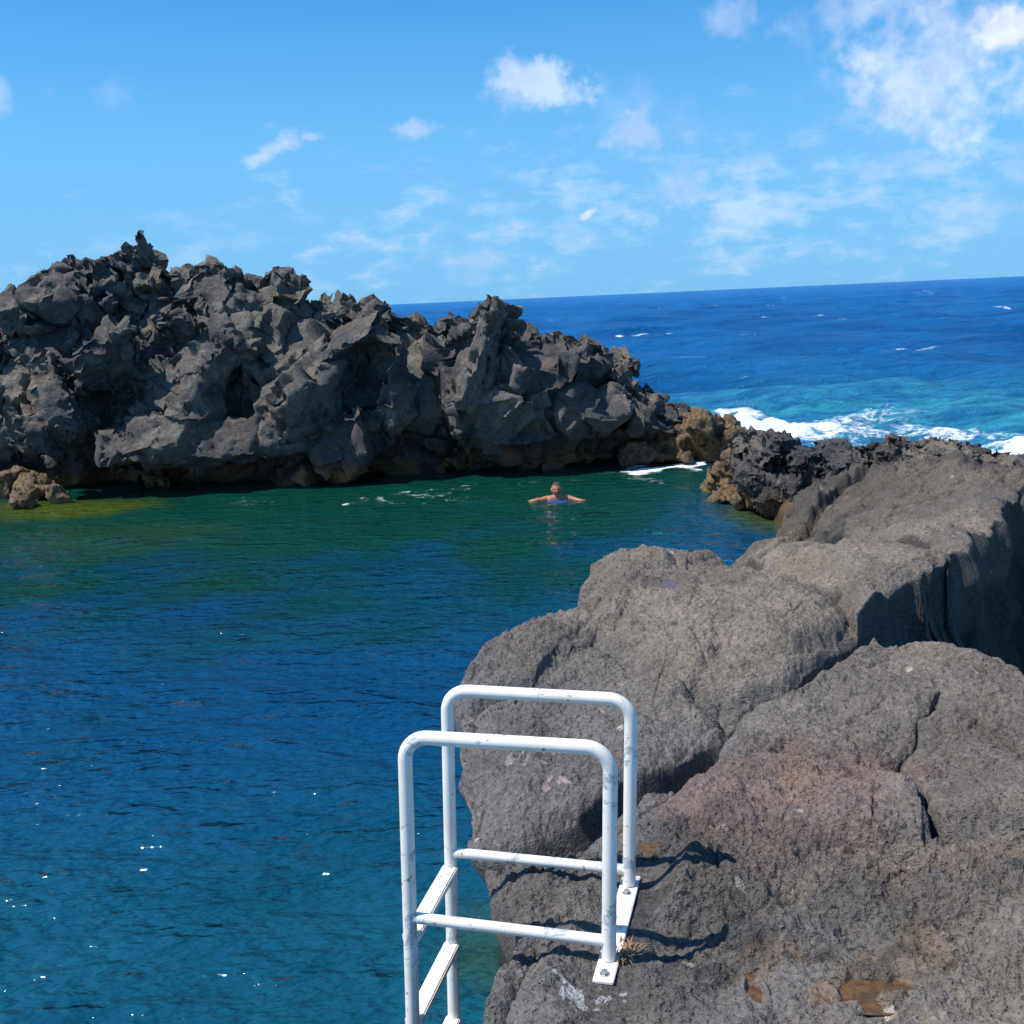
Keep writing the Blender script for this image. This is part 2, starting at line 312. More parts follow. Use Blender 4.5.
# block: outline points (pixel x, pixel y, height there), edge drop, rounding width, outside slope
BL = [
 # near deck
 ([(440,1300,1.42),(464,1060,1.42),(470,1010,1.40),(488,980,1.42),(508,955,1.44),(510,935,1.42),(499,885,1.38),(489,850,1.36),(540,845,1.42),(600,812,1.42),(660,785,1.42),(745,770,1.45),(850,775,1.50),(925,800,1.52),(960,850,1.54),(1024,850,1.56),(1300,880,1.6),(1400,1300,1.5)], .10, .16, 30),
 # middle slab
 ([(738,772,1.42),(742,725,1.46),(765,700,1.48),(812,690,1.50),(850,650,1.50),(885,638,1.50),(905,655,1.50),(942,668,1.52),(958,695,1.52),(930,718,1.52),(926,775,1.52),(935,810,1.50),(860,800,1.46)], .07, .14, 5),
 # right slab
 ([(898,652,1.52),(925,640,1.55),(965,635,1.58),(1000,650,1.55),(1030,675,1.5),(1200,760,1.5),(1300,900,1.55),(1040,870,1.54),(975,858,1.52),(945,820,1.50),(930,780,1.50),(932,722,1.52),(960,698,1.52)], .09, .22, 6),
 # great boulder beside the ladder
 ([(487,850,1.25),(470,828,1.26),(459,790,1.30),(456,730,1.38),(466,668,1.40),(505,634,1.42),(555,612,1.46),(572,598,1.48),(600,572,1.50),(655,556,1.50),(725,563,1.50),(790,580,1.60),(850,604,1.60),(866,632,1.56),(800,684,1.54),(738,700,1.56),(741,722,1.50),(735,752,1.40),(690,772,1.36),(630,782,1.36),(590,806,1.34),(540,835,1.28)], .26, .42, 14),
 # block behind it
 ([(728,566,1.1),(752,552,1.2),(790,545,1.35),(860,548,1.5),(930,556,1.62),(958,566,1.64),(940,578,1.65),(905,592,1.65),(872,607,1.64),(864,620,1.62),(850,604,1.58),(790,580,1.45)], .20, .36, 14),
 # big sloping slab beyond, dropping to the water at left
 ([(776,545,.35),(792,512,.50),(822,486,.75),(885,470,1.02),(960,468,1.12),(1040,482,1.2),(1200,500,1.25),(1200,540,1.4),(1032,512,1.4),(990,535,1.48),(968,572,1.5),(930,552,1.38),(850,546,1.10)], .30, .7, 9),
 ([(836,550,1.24),(862,526,1.34),(925,506,1.42),(965,488,1.44),(1030,492,1.48),(1012,512,1.60),(985,535,1.66),(960,568,1.66),(930,552,1.56)], .16, .35, 9),
 # rugged dark end of the ledge
 ([(764,474,.35),(762,455,.75),(785,447,.88),(822,457,.85),(880,468,.8),(880,480,.75),(820,500,.6),(800,520,.3),(785,512,.2),(770,500,.15)], .2, .3, 9),
 ([(860,478,.78),(895,464,.88),(930,461,.92),(985,464,.96),(1024,473,1.02),(1200,500,1.35),(1200,530,1.3),(1000,480,1.2),(900,480,1.1)], .16, .3, 9),
]
CR = [ # cracks: points, height, width, depth
 ([(398+150,617),(575,602),(600,592),(640,600),(668,615),(690,640),(712,652)],1.7,.022,.05),
 ([(556,668),(575,645),(590,640),(612,652),(634,668),(645,672)],1.65,.03,.09),
 ([(634,668),(612,688),(590,700),(560,712)],1.6,.02,.04),
 ([(645,672),(690,690),(735,705)],1.6,.02,.03),
 ([(700,650),(740,655),(790,668)],1.6,.03,.05),
 ([(660,560),(700,600),(705,640)],1.7,.015,.02),
 ([(500,830),(545,800),(590,770),(640,755)],1.4,.04,.07),
 ([(480,800),(520,790),(560,760)],1.4,.02,.03),
 ([(735,752),(700,774),(640,790),(590,815),(540,842)],1.38,.05,.12),
 ([(742,700),(745,735),(735,752)],1.45,.05,.14),
 ([(742,735),(790,690),(830,672),(868,636)],1.48,.045,.16),
 ([(868,636),(905,655),(940,668),(958,695),(935,712),(926,740),(932,790),(958,850),(990,870)],1.5,.035,.10),
 ([(800,640),(835,655),(850,650)],1.55,.02,.04),
 ([(640,850),(680,860),(700,830),(690,800),(700,775)],1.42,.018,.05),
 ([(640,905),(680,915),(740,915),(775,905),(810,875)],1.45,.03,.05),
 ([(500,960),(540,948),(600,940),(650,930)],1.42,.03,.04),
 ([(650,945),(700,930),(760,950),(800,985)],1.42,.035,.04),
 ([(820,780),(850,765),(870,770),(930,790)],1.48,.015,.03),
 ([(740,560),(790,582),(850,607)],1.55,.06,.16),
 ([(840,545),(862,520),(900,508),(930,498),(965,480)],1.45,.16,.45),
 ([(790,520),(830,500),(860,474),(900,464)],1.2,.14,.35),
 ([(850,480),(900,490),(925,500)],1.35,.10,.26), ([(960,520),(940,505),(985,490),(1040,500)],1.5,.10,.24), ([(770,538),(820,528),(845,540)],1.0,.10,.25),
 ([(800,545),(850,552),(900,548),(960,575)],1.5,.07,.20),
 ([(860,545),(885,530),(940,540)],1.5,.06,.12),
 ([(850,600),(862,570),(850,550)],1.6,.02,.03),
 ([(720,640),(735,610),(770,600)],1.6,.012,.02),
 ([(520,700),(560,720),(600,715)],1.5,.012,.02),
 ([(760,820),(800,850),(860,850)],1.48,.015,.02),
]
ST = [ # plates that sit lower than their neighbours: outline, height, drop
 ([(487,850),(455,735),(470,695),(520,680),(556,672),(575,655),(592,642),(612,652),(645,672),(690,690),(737,704),(745,740),(690,785),(590,820),(540,850)],1.47,.065),
 ([(455,690),(505,630),(555,606),(572,590),(598,590),(602,604),(575,640),(556,668),(500,682)],1.5,.05),
 ([(705,652),(740,655),(790,668),(868,640),(800,690),(737,706),(700,690)],1.52,.05),
 ([(655,540),(730,556),(800,585),(868,610),(850,640),(790,640),(735,612),(700,600),(672,580)],1.55,.045),
 ([(768,555),(785,500),(840,468),(905,458),(872,490),(838,522),(830,560)],1.1,.14),
 ([(930,500),(965,480),(1100,470),(1200,520),(1040,505),(985,505),(950,520)],1.4,.10),
 ([(720,570),(752,548),(800,540),(850,552),(838,575),(790,585)],1.4,.07),
 ([(640,905),(740,915),(775,905),(812,875),(870,850),(960,850),(1040,870),(1300,900),(1400,1300),(440,1300),(500,960),(600,940)],1.48,.035),
 ([(700,775),(690,800),(712,832),(680,860),(640,850),(560,860),(500,900),(480,845),(600,800)],1.45,.03),
 ([(738,772),(800,742),(860,752),(905,790),(930,850),(840,850),(775,830)],1.5,.022),
]
def W2(pts, z=None): return np.array([at_z(q[0], q[1], q[2] if z is None else z)[:2] for q in pts])
def W3(pts): return np.array([at_z(*q) for q in pts])
def ledge_height(X, Y):
    sh = X.shape; x = X.ravel(); y = Y.ravel(); P = np.stack([x, y, np.zeros_like(x)], 1)
    dist = np.hypot(x, y)
    # warp so outlines are not straight
    wx = x + .09*vnoise(P, .9, 3) + .035*vnoise(P, .3, 4) + .014*vnoise(P, .1, 5)
    wy = y + .11*vnoise(P, .9, 13) + .045*vnoise(P, .3, 14) + .016*vnoise(P, .1, 15)
    z = np.full(len(x), -2.5); 
    for k, (pts, B, w, slope) in enumerate(BL):
        V = W3(pts); A = np.c_[V[:, :2], np.ones(len(V))]; wts = np.ones(len(V))
        co, *_ = np.linalg.lstsq(A, V[:, 2], rcond=None)
        # plane, bent towards the outline heights by inverse distance
        num = 0; den = 0
        for v in V:
            wgt = 1/((wx-v[0])**2+(wy-v[1])**2+.25)**2; num = num+wgt*(v[2]-(co[0]*v[0]+co[1]*v[1]+co[2])); den = den+wgt
        pl = co[0]*wx+co[1]*wy+co[2]+num/den
        pl = np.minimum(pl, 1.95)
        d = poly_sdf(wx, wy, V[:, :2])
        u = np.clip(d/w, 0, 1); s = np.sqrt(np.maximum(1-(1-u)**2, 0))
        h = pl + B*s*.55 - B*.0 ; h = np.where(d > 0, h, pl-slope*(-d))
        q = .03; hm = np.maximum(z, h); z = np.where(z < -2.4, h, hm + q*np.log1p(np.exp(-np.abs(z-h)/q))*.5)
    z = np.maximum(z, -2.5)
    for pts, zz, dr in ST:
        d = poly_sdf(wx, wy, W2(pts, zz)); hh = .75+.55*vnoise(P, .6, 37); z = z-dr*1.15*hh*sstep(-.005, .03, d)-dr*1.3*hh*np.exp(-(np.maximum(d, -.6*d)/.028)**1.6)*(dr > .025)
    for pts, zz, w, dep in CR:
        V = W2(pts, zz); d = line_d(wx, wy, V); m = d < w*5
        mod = .55+.45*vnoise(P, .25, 31)
        if zz in (1.6, 1.65, 1.7): dep, w = dep*2.6, w*1.7
    z = z - dep*np.exp(-(d/w)**1.3)*mod*m
    return z.reshape(sh), dist.reshape(sh), P
th = np.radians(np.linspace(-11, 37, 1350)); rr = 1.9*(17/1.9)**np.linspace(0, 1, 1500)
TH, RR = np.meshgrid(th, rr); X = RR*np.sin(TH); Y = RR*np.cos(TH)
Z, DD, P = ledge_height(X, Y)
GS = X.shape; above = Z.ravel() > -1.8; zfull = Z.ravel().copy()
zr = zfull[above]; z0 = zr.copy(); x, y = X.ravel()[above], Y.ravel()[above]; P = P[above]; P[:, 2] = 0
far = sstep(9.5, 13., y)
def full(a, fill=0.):
    o = np.full((above.size,)+a.shape[1:], fill, np.float32); o[above] = a; return o.reshape(GS+a.shape[1:])
def patch(cx, cy, z, rx, ry, n=.35, s=.3, seed=5):
    c = at_z(cx, cy, z); d = np.sqrt(((x-c[0])/rx)**2+((y-c[1])/ry)**2); return 1-d+n*fbm(P, s, 4, seed)
big = fbm(P, .8, 3, 41); med = fbm(P, .22, 3, 51); fin = fbm(P, .06, 3, 61)
rough = np.clip(sstep(-.2, .6, patch(640, 940, 1.42, .75, .6, .5) ) + sstep(0, .6, patch(820, 890, 1.45, .9, .35, .6))*.9 + .25 + .5*far + .35*sstep(.1, .7, fbm(P, .5, 3, 77)), 0, 1)
fc, ed = facets(P*np.array([1, .8, 1]), .75, 9, flat=True); fc2, ed2 = facets(P, .28, 19, flat=True)
zr = zr + .035*big + .018*med*(1+rough) + .0065*fin*(1+1.6*rough) + .0035*fbm(P, .018, 2, 71)*(1+1.5*rough)*(y < 8)
zr = zr + .016*fc - .022*np.exp(-ed/.03)*sstep(.1, .5, vnoise(P, 1.1, 81)) + .009*fc2*(1+rough) - .012*np.exp(-ed2/.06)*sstep(0, .5, vnoise(P, .6, 83))
f3, e3 = facets((P+.25*np.stack([vnoise(P, .7, 94), vnoise(P, .7, 95), 0*x], 1))*np.array([.8, .65, 1]), 1.0, 29, flat=True); far = sstep(7.5, 10., y)
zr = zr + far*(.075*f3-.13*np.exp(-e3/.07)*sstep(-.5, .2, vnoise(P, 1.5, 93))+.05*fbm(P, .3, 4, 91)+.03*med)
pb = at_z(604, 1004, 1.45); pc = at_z(636, 876, 1.45)     # levelled seat of the base plate
dpl = line_d(x, y, np.array([pb[:2], pc[:2]])); k = sstep(.17, .045, dpl); zr = zr*(1-k)+k*(1.452+.003*fin)
# puddle hollows
PUD = [(870,982,1.53,.095,.075),(757,990,1.51,.028,.08),(741,805-145,1.5,.0,.0),(652,862,1.42,.05,.05),(668,577,1.72,.07,.10)]
pudz = []
for (cx, cy, z_, rx, ry) in PUD:
    if rx == 0: continue
    c = at_z(cx, cy, z_); d = np.sqrt(((x-c[0])/rx)**2+((y-c[1])/ry)**2)
    zl = np.percentile(zr[d < 1.3], 35)
    a = sstep(1.5, .5, d+.5*fbm(P, .09, 3, 7)); zr = zr*(1-a)+a*(zl-.014+.3*(zr-zl)*(zr > zl)); zr = np.where((d > .3) & (d < 1.7), np.maximum(zr, zl-.018+.034*sstep(.65, 1.2, d+.55*fbm(P, .09, 4, 9))*sstep(1.65, 1.0, d)), zr); pudz.append((c[0], c[1], zl-.006, rx, ry))
# colours
col = np.zeros((len(x), 3)); g = np.array([.182, .157, .130]); cool = np.array([.140, .134, .130]); warmc = np.array([.232, .196, .155])
a = sstep(-.5, .6, fbm(P, .9, 4, 101))[:, None]; col = g*(1-a)+warmc*a
bld = sstep(1.44, 1.60, z0)[:, None]
lowd = (1-bld)*.8*sstep(7, 5.5, y)[:, None]; col = col*(1-lowd)+cool*lowd
a = (sstep(.05, .5, patch(800, 790, 1.47, .62, .55, .45, .35, 111)))[:, None]; col = col*(1-a*.62)+np.array([.215, .145, .126])*a*.62
a = (sstep(.25, .7, patch(805, 785, 1.47, .30, .20, .6, .15, 113)))[:, None]; col = col*(1-a*.5)+np.array([.30, .185, .130])*a*.5
for (cx, cy, z_, rx, ry) in ((525,727,1.5,.13,.11),(558,772,1.42,.11,.07),(690,655+110,1.42,.04,.05),(715,845,1.45,.05,.03)):
    a = sstep(.25, .55, patch(cx, cy, z_, rx, ry, .7, .05, 121))[:, None]*sstep(-.25, .25, fbm(P, .03, 3, 123))[:, None]; col = col*(1-a*.8)+np.array([.42, .35, .32])*a*.8
a = (sstep(.1, .5, patch(980, 860, 1.55, .45, .12, .7, .2, 131)))[:, None]; col = col*(1-a*.5)+np.array([.27, .21, .16])*a*.5
a = (sstep(.15, .5, patch(880, 990, 1.46, .3, .16, .8, .12, 133)))[:, None]; col = col*(1-a*.4)+np.array([.2, .13, .07])*a*.4
a = (sstep(.95, 1.1, patch(585, 1000, 1.45, .11, .06, 1.3, .03, 135)))[:, None]; col = col*(1-a*.8)+np.array([.6, .6, .6])*a*.8
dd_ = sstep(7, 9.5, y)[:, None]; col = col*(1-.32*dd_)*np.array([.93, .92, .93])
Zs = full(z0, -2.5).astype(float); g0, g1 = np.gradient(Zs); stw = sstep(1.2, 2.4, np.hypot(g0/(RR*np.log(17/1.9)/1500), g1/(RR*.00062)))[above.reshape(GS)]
wall_shade = (stw*sstep(4.8, 5.2, y)*sstep(1.5, 1.9, x)*sstep(10.5, 9.5, y))[:, None]; col = col*(1-wall_shade*.6)+np.array([.034, .034, .036])*wall_shade*.6      # shade painted into the colour of the steep sea chasm walls
spk = hsh(np.floor(x/.03), np.floor(y/.03), np.zeros(len(x), int), 5) > .9985
col[spk] = (.42, .37, .30)
tan_ = sstep(.55, .15, zr+.15*fbm(P, .4, 3, 141))[:, None]*sstep(9, 11, y)[:, None]; col = col*(1-tan_)+np.array([.19, .12, .05])*tan_
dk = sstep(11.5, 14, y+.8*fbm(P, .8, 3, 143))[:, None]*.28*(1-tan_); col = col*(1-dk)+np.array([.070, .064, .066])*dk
moss = sstep(.35, -.1, zr)[:, None]*sstep(9, 7, y)[:, None]; col = col*(1-moss)+np.array([.03, .045, .02])*moss
wet = np.zeros(len(x))
for (cx, cy, z_, rx, ry) in ((650,925,1.42,.10,.28),(741,965,1.44,.12,.2),(655,862,1.42,.10,.08),(872,982,1.46,.14,.1)):
    wet = np.maximum(wet, sstep(.2, .6, patch(cx, cy, z_, rx, ry, .8, .1, 151))*.55)
wet = np.maximum(wet, sstep(.5, .1, zr)*.7)
tide = (sstep(1.38, 1.12, zr+.10*fbm(P, .5, 3, 161))*sstep(4.8, 5.6, y)*sstep(1.9, 2.4, x)*sstep(10.5, 9.5, y))[:, None]; col = col*(1-tide*.6)+np.array([.02, .021, .022])*tide*.6   # painted shade, deepening down the sea chasm; not a tide mark
Z = full(zr, -2.5).astype(float)
for _ in range(3):     # soften the teeth a steep wall makes on the grid
    gx, gy = np.gradient(Z); stp = sstep(.02, .06, np.hypot(gx, gy)); B_ = Z.copy()
    B_[1:-1, 1:-1] = (Z[:-2, 1:-1]+Z[2:, 1:-1]+Z[1:-1, :-2]+Z[1:-1, 2:]+Z[1:-1, 1:-1]*2)/6; Z = Z*(1-stp)+B_*stp
# the pool side is undercut: the wall leans back under the edge
Zb = full(z0, -2.5).astype(float); gx, gy = np.gradient(Zb); cellr = RR*np.log(17/1.9)/1500; stp = sstep(1.6, 3.2, np.hypot(gx/cellr, gy/(RR*.00062)))*sstep(4.9, 5.6, Y)
for ax in (0, 1):
    for _ in range(2):
        cs = np.cumsum(np.pad(stp, [(9, 9) if a_ == ax else (0, 0) for a_ in (0, 1)], mode='edge'), axis=ax); n_ = stp.shape[ax]
        stp = (np.take(cs, np.arange(17, 17+n_), axis=ax)-np.take(cs, np.arange(0, n_), axis=ax))/17 if True else stp
P3 = np.stack([X, Y, Z], -1).reshape(-1, 3)[above]; hn = lambda sd_: full((.10*fbm(P3, .5, 4, sd_)).astype(np.float32))
X = X+stp*hn(171); Y = Y+stp*hn(181)
uc = sstep(1.32, .75, Z)*sstep(1.2, .2, X)*sstep(8, 6.5, Y); X = X+.28*uc
keepv = Z > -1.2; keep = keepv[:-1, :-1] | keepv[1:, :-1] | keepv[:-1, 1:] | keepv[1:, 1:]
LZ = Z; LX = X; LY = Y
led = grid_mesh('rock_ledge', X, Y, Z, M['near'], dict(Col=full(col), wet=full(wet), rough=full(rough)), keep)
tag(led, 'grey brown weathered basalt ledge of rounded boulders and slabs carrying the white ladder', 'rock ledge', kind='structure')

# ================================================================== CLIFF (fractured boulders fused into one mass)
def hull(bm, c, r, rot, n=14, seed=0, flat=1.):
    rs = np.random.default_rng(seed); v = rs.normal(size=(n, 3)); v /= np.linalg.norm(v, axis=1)[:, None]
    v = np.sign(v)*np.abs(v)**.8; mt = Matrix.Rotation(rot[2], 3, 'Z') @ Matrix.Rotation(rot[1], 3, 'Y') @ Matrix.Rotation(rot[0], 3, 'X')
    vs = [bm.verts.new(Vector(c)+mt @ Vector((q[0]*r[0], q[1]*r[1], q[2]*r[2]))) for q in v]
    res = bmesh.ops.convex_hull(bm, input=vs)
    bad = [e for e in res['geom_interior'] if isinstance(e, bmesh.types.BMVert)]
    if bad: bmesh.ops.delete(bm, geom=bad, context='VERTS')
def fuse(name, bm, voxel, m):
    o = from_bm(name, bm, m); md = o.modifiers.new('r', 'REMESH'); md.mode = 'VOXEL'; md.voxel_size = voxel
    dg = bpy.context.evaluated_depsgraph_get(); me = bpy.data.meshes.new_from_object(o.evaluated_get(dg)); o.modifiers.clear()
    old = o.data; o.data = me; bpy.data.meshes.remove(old); me.materials.clear(); me.materials.append(m)
    me.polygons.foreach_set('use_smooth', np.ones(len(me.polygons), bool)); return o
def displace(o, f):
    me = o.data; n = len(me.vertices); co = np.empty(n*3, np.float32); no = np.empty(n*3, np.float32)
    me.vertices.foreach_get('co', co); me.vertices.foreach_get('normal', no); co = co.reshape(-1, 3); no = no.reshape(-1, 3)
    co = co + no*f(co, no)[:, None]; me.vertices.foreach_set('co', co.ravel().astype(np.float32)); me.update()
DIRS = np.array([(1,0,0),(-1,0,0),(0,1,0),(0,-1,0),(0,0,1),(0,0,-1),(.6,-.6,.5),(-.6,-.6,.5),(.6,-.6,-.5),(-.6,-.6,-.5),(.6,.6,.5),(-.6,.6,.5),(0,-.7,.7),(.7,0,.7),(-.7,0,.7)], float)
DIRS /= np.linalg.norm(DIRS, axis=1)[:, None]
def chisel(o, size, seed, k=.85, lim=.25, stretch=(1, 1, 1), kf=None):
    """cut the surface into flat broken faces: every cell of the surface is pressed onto its own plane"""
    me = o.data; n = len(me.vertices); co = np.empty(n*3, np.float32); no = np.empty(n*3, np.float32)
    me.vertices.foreach_get('co', co); me.vertices.foreach_get('normal', no); co = co.reshape(-1, 3).astype(float); no = no.reshape(-1, 3).astype(float)
    w = np.stack([vnoise(co, size*.5, seed+7), vnoise(co, size*.5, seed+8), vnoise(co, size*.5, seed+9)], 1)*size*.10
    _, _, idv, _ = worley((co+w)*np.array(stretch), size, seed)
    q = Matrix.Rotation(seed*1.3, 3, 'Z') @ Matrix.Rotation(seed*.7, 3, 'X'); D_ = DIRS @ np.array(q)
    key = idv.astype(np.float64)*1e3+np.argmax(no @ D_.T, 1)*1e-3*.01
    u, inv = np.unique(key, return_inverse=True); cnt = np.bincount(inv)
    cen = np.stack([np.bincount(inv, co[:, k_])/cnt for k_ in range(3)], 1); nn_ = np.stack([np.bincount(inv, no[:, k_])/cnt for k_ in range(3)], 1)
    nn_ /= np.linalg.norm(nn_, axis=1)[:, None]+1e-6
    dist = ((co-cen[inv])*nn_[inv]).sum(1); dist = np.clip(dist, -lim, lim)
    if kf is not None: dist = dist*kf(co)
    co = co-nn_[inv]*(dist*k*(cnt[inv] > 6))[:, None]
    me.vertices.foreach_set('co', co.ravel().astype(np.float32)); me.update()
def relax(o, it=2, f=.5):
    me = o.data; n = len(me.vertices); co = np.empty(n*3, np.float32); me.vertices.foreach_get('co', co); co = co.reshape(-1, 3).astype(float)
    e = np.empty(len(me.edges)*2, np.int32); me.edges.foreach_get('vertices', e); e = e.reshape(-1, 2); c = np.bincount(e.ravel(), minlength=n)+1e-9
    for _ in range(it):
        s_ = np.stack([np.bincount(e[:, 0], co[e[:, 1], k], n)+np.bincount(e[:, 1], co[e[:, 0], k], n) for k in range(3)], 1)/c[:, None]; co = co*(1-f)+s_*f
    me.vertices.foreach_set('co', co.ravel().astype(np.float32)); me.update()
# skyline of the cliff in the photograph: pixel x, pixel y
SKY = [(-260,330),(-120,305),(-40,300),(0,298),(20,290),(45,294),(48,272),(62,268),(98,247),(118,252),(128,250),(137,234),(150,240),(158,262),(170,284),(180,268),(215,266),(226,258),(245,264),(262,272),(285,262),(302,268),(318,296),(325,302),(350,298),(372,292),(395,310),(440,322),(455,314),(485,302),(500,296),(514,310),(520,325),(545,335),(570,334),(605,344),(612,350),(632,352),(640,378),(665,388),(690,410),(715,425)]
def base_px(px): return np.interp(px, [-260, 60, 280, 400, 520, 650, 720], [505, 497, 488, 484, 478, 466, 452])
bm = bmesh.new(); rs = np.random.default_rng(11); sd = 100
SX = np.array([s[0] for s in SKY]); SY = np.array([s[1] for s in SKY])
def top_z(px, Y, rad=.0):
    w_ = rad*F_PX/Y; q_ = np.linspace(px-w_, px+w_, 9); return at_y(px, np.interp(q_, SX, SY).max()*.6+np.interp(q_, SX, SY).mean()*.4, Y)[2]
# core
for px in np.arange(-250, 700, 38):
    b0 = at_z(px, base_px(px), 0); zt = top_z(px, b0[1]+2.0, 1.15); h = max(zt-.28, .5)
    hull(bm, (b0[0], b0[1]+2.6, h*.38), (1.5, 2.0, h*.62), (0, 0, rs.uniform(0, 3)), 22, sd); sd += 1
# fragments over face and crown
for i in range(330):
    px = rs.uniform(-250, 705)
    if px > 270 and rs.uniform() < .45: continue
    px = px; b0 = at_z(px, base_px(px), 0); v_ = rs.uniform(0, 1)**.8
    r = rs.uniform(.32, .75) if px < 260 else rs.uniform(.5, 1.1)
    Yf = b0[1]+.6+1.0*v_; zt = top_z(px, Yf+.6, r*.8)
    if px > 560: r = min(r, .5)
    z_ = v_*(zt-r*.95)
    undercut = 1.25*math.exp(-((z_-.95)/.6)**2)*(1 if px < 600 else .3)-.55*math.exp(-((z_-2.1)/.5)**2)*(px < 560)
    back = rs.uniform(0, .5) if v_ < .85 else rs.uniform(0, 1.6)
    e_ = (r*rs.uniform(.7, 1.2), r*rs.uniform(.7, 1.1), r*rs.uniform(.6, 1.15))
    hull(bm, (b0[0]*Yf/b0[1], Yf+undercut+back, min(z_, zt-e_[2]*.8)), e_, rs.uniform(-.7, .7, 3), 9, sd); sd += 1
# skyline knobs
for px in np.concatenate([np.arange(-250, 330, 8), np.arange(330, 690, 13)]):
    Yf = at_z(px, base_px(px), 0)[1]+2.0+rs.uniform(-.3, .5); r = rs.uniform(.14, .30) if px < 330 else rs.uniform(.25, .55); zt = top_z(px, Yf, r*.35); x0 = at_y(px, 400, Yf)[0]
    hull(bm, (x0, Yf, zt-r*(1.2 if px < 330 else .75)), (r*rs.uniform(.6, 1.), r*1.3, r*(1.5 if px < 330 else 1)), rs.uniform(-.5, .5, 3), 11, sd); sd += 1
# named slabs seen in the photo: px, py, Y, (rx, ry, rz), rot
for q in [(305,405,21.0,(.95,.75,1.35),(.15,.25,.5)),(350,345,21.4,(1.0,.8,.6),(.1,-.5,.2)),(395,395,21.2,(.55,.6,1.05),(0,.35,.3)),(350,440,20.9,(.9,.6,.6),(.1,-.5,.1)),
          (480,375,21.3,(.85,.9,1.55),(0,.05,.2)),(540,385,21.5,(.85,.8,1.1),(.1,.3,.0)),(500,420,21.1,(1.2,.6,.6),(.2,.1,0)),(582,372,21.9,(.55,.6,.7),(0,.1,.4)),(622,376,22.0,(.38,.5,.62),(0,.2,.3)),
          (600,410,21.6,(.9,.7,.55),(0,.3,0)),(650,412,21.9,(.75,.6,.5),(0,.35,.1)),(690,430,22.2,(.5,.5,.32),(0,.2,0)),
          (40,425,20.9,(.38,.5,.9),(0,-.5,.4)),(65,400,21.2,(.45,.6,1.1),(0,-.35,.2)),(120,350,21.3,(.9,.7,.7),(.2,-.3,.2)),(200,380,21.4,(.8,.7,.9),(0,.2,.4)),(165,440,21.0,(1.2,.7,.8),(.2,.1,0)),(220,445,21.0,(1.1,.6,.5),(.1,-.2,0)),
          (141,270,22.5,(.38,.5,.85),(0,.10,.3)),(105,285,22.5,(.7,.6,.8),(0,0,.3)),(100,275,22.4,(.75,.6,.5),(0,-.3,0)),(60,290,22.2,(.45,.5,.45),(0,0,.3)),(225,285,22.3,(.8,.6,.5),(0,.1,.2)),(288,288,22.3,(.5,.5,.62),(0,.4,.5)),(372,303,22.4,(.35,.4,.28),(0,.2,0)),(495,312,22.2,(.5,.5,.4),(0,-.5,.1)),(15,305,22,(.6,.6,.4),(0,0,0))]:
    sd += 1; c = at_y(q[0], q[1], q[2]-.3*(q[1] > 330)); hull(bm, c, q[3], q[4], 11, sd+7)
cl = fuse('rock_cliff', bm, .048, M['cliff'])
relax(cl, 2)
def kx(co): return sstep(-6.3, -4.9, co[:, 0])          # the right half is smoother slabs
displace(cl, lambda co, no: (.10*fbm(co, 1.1, 2, 201)+.12*facets(co.astype(float)*np.array([1, 1, .8]), 1.1, 211)[0]))
chisel(cl, 1.25, 3, .85, .34, (1, 1, .7)); relax(cl, 1, .4)
displace(cl, lambda co, no: .055*facets(co.astype(float), .42, 221)[0]*(1-.75*kx(co)))
chisel(cl, .45, 5, .8, .12, (1, 1, .8), lambda co: 1-.75*kx(co))
def crk(co, no):
    Q = co.astype(float)+.05*np.stack([vnoise(co, .3, 1), vnoise(co, .3, 2), vnoise(co, .3, 3)], 1); _, e = facets(Q*np.array([1, 1, .6]), .95, 241); b_, e2 = facets(Q, .22, 251)
    return -.10*np.exp(-e/.035)*sstep(-.2, .3, vnoise(co, 1.2, 5))+.024*b_*(1-.85*kx(co))+.020*fbm(co, .16, 3, 261)*(1-.4*kx(co))
displace(cl, crk); chisel(cl, .18, 9, .55, .04, (1, 1, 1), lambda co: 1-.7*kx(co)); relax(cl, 1, .35)
displace(cl, lambda co, no: .012*fbm(co, .12, 3, 271)); cl.data.set_sharp_from_angle(angle=R(50))
tag(cl, 'tall jagged dark lava cliff rising from the far side of the pool', 'rock cliff', kind='structure')
print('cliff verts', len(cl.data.vertices))
bm = bmesh.new(); rs = np.random.default_rng(77); sd = 9000
for (px0, yt0, yb0, px1, yt1, yb1, Y0, Y1, n) in ((748,434,488,775,430,500,16.2,16.0,34),(775,430,500,830,442,498,16.0,15.2,60),(830,442,480,885,452,476,15.4,15.0,36),(885,446,474,930,438,470,14.8,14.6,36),(930,438,468,985,446,468,14.4,14.0,40),(985,446,470,1060,462,480,13.8,13.2,44)):
    for i in range(n):
        f = rs.uniform(0, 1); px = px0+f*(px1-px0); yt = yt0+f*(yt1-yt0); yb = yb0+f*(yb1-yb0); Y_ = Y0+f*(Y1-Y0)+rs.uniform(-.5, .8); v_ = rs.uniform(0, 1)
        r = rs.uniform(.14, .36); zt = at_y(px, yt, Y_)[2]-r*.75; zb = at_y(px, yb, Y_)[2]-.2; c = at_y(px, 470, Y_); hull(bm, (c[0], Y_+v_*.5, zb+(zt-zb)*v_), (r, r*1.1, r*rs.uniform(.7, 1.)), rs.uniform(-.6, .6, 3), 9, sd); sd += 1
fe = fuse('jagged_rock', bm, .035, M['cliff'])
displace(fe, lambda co, no: .07*facets(co.astype(np.float64), .5, 411)[0]+.035*facets(co.astype(np.float64), .2, 421)[0]+.03*fbm(co, .15, 3, 431))
chisel(fe, .42, 11, .85, .12); chisel(fe, .18, 12, .6, .05); fe.data.set_sharp_from_angle(angle=R(50))
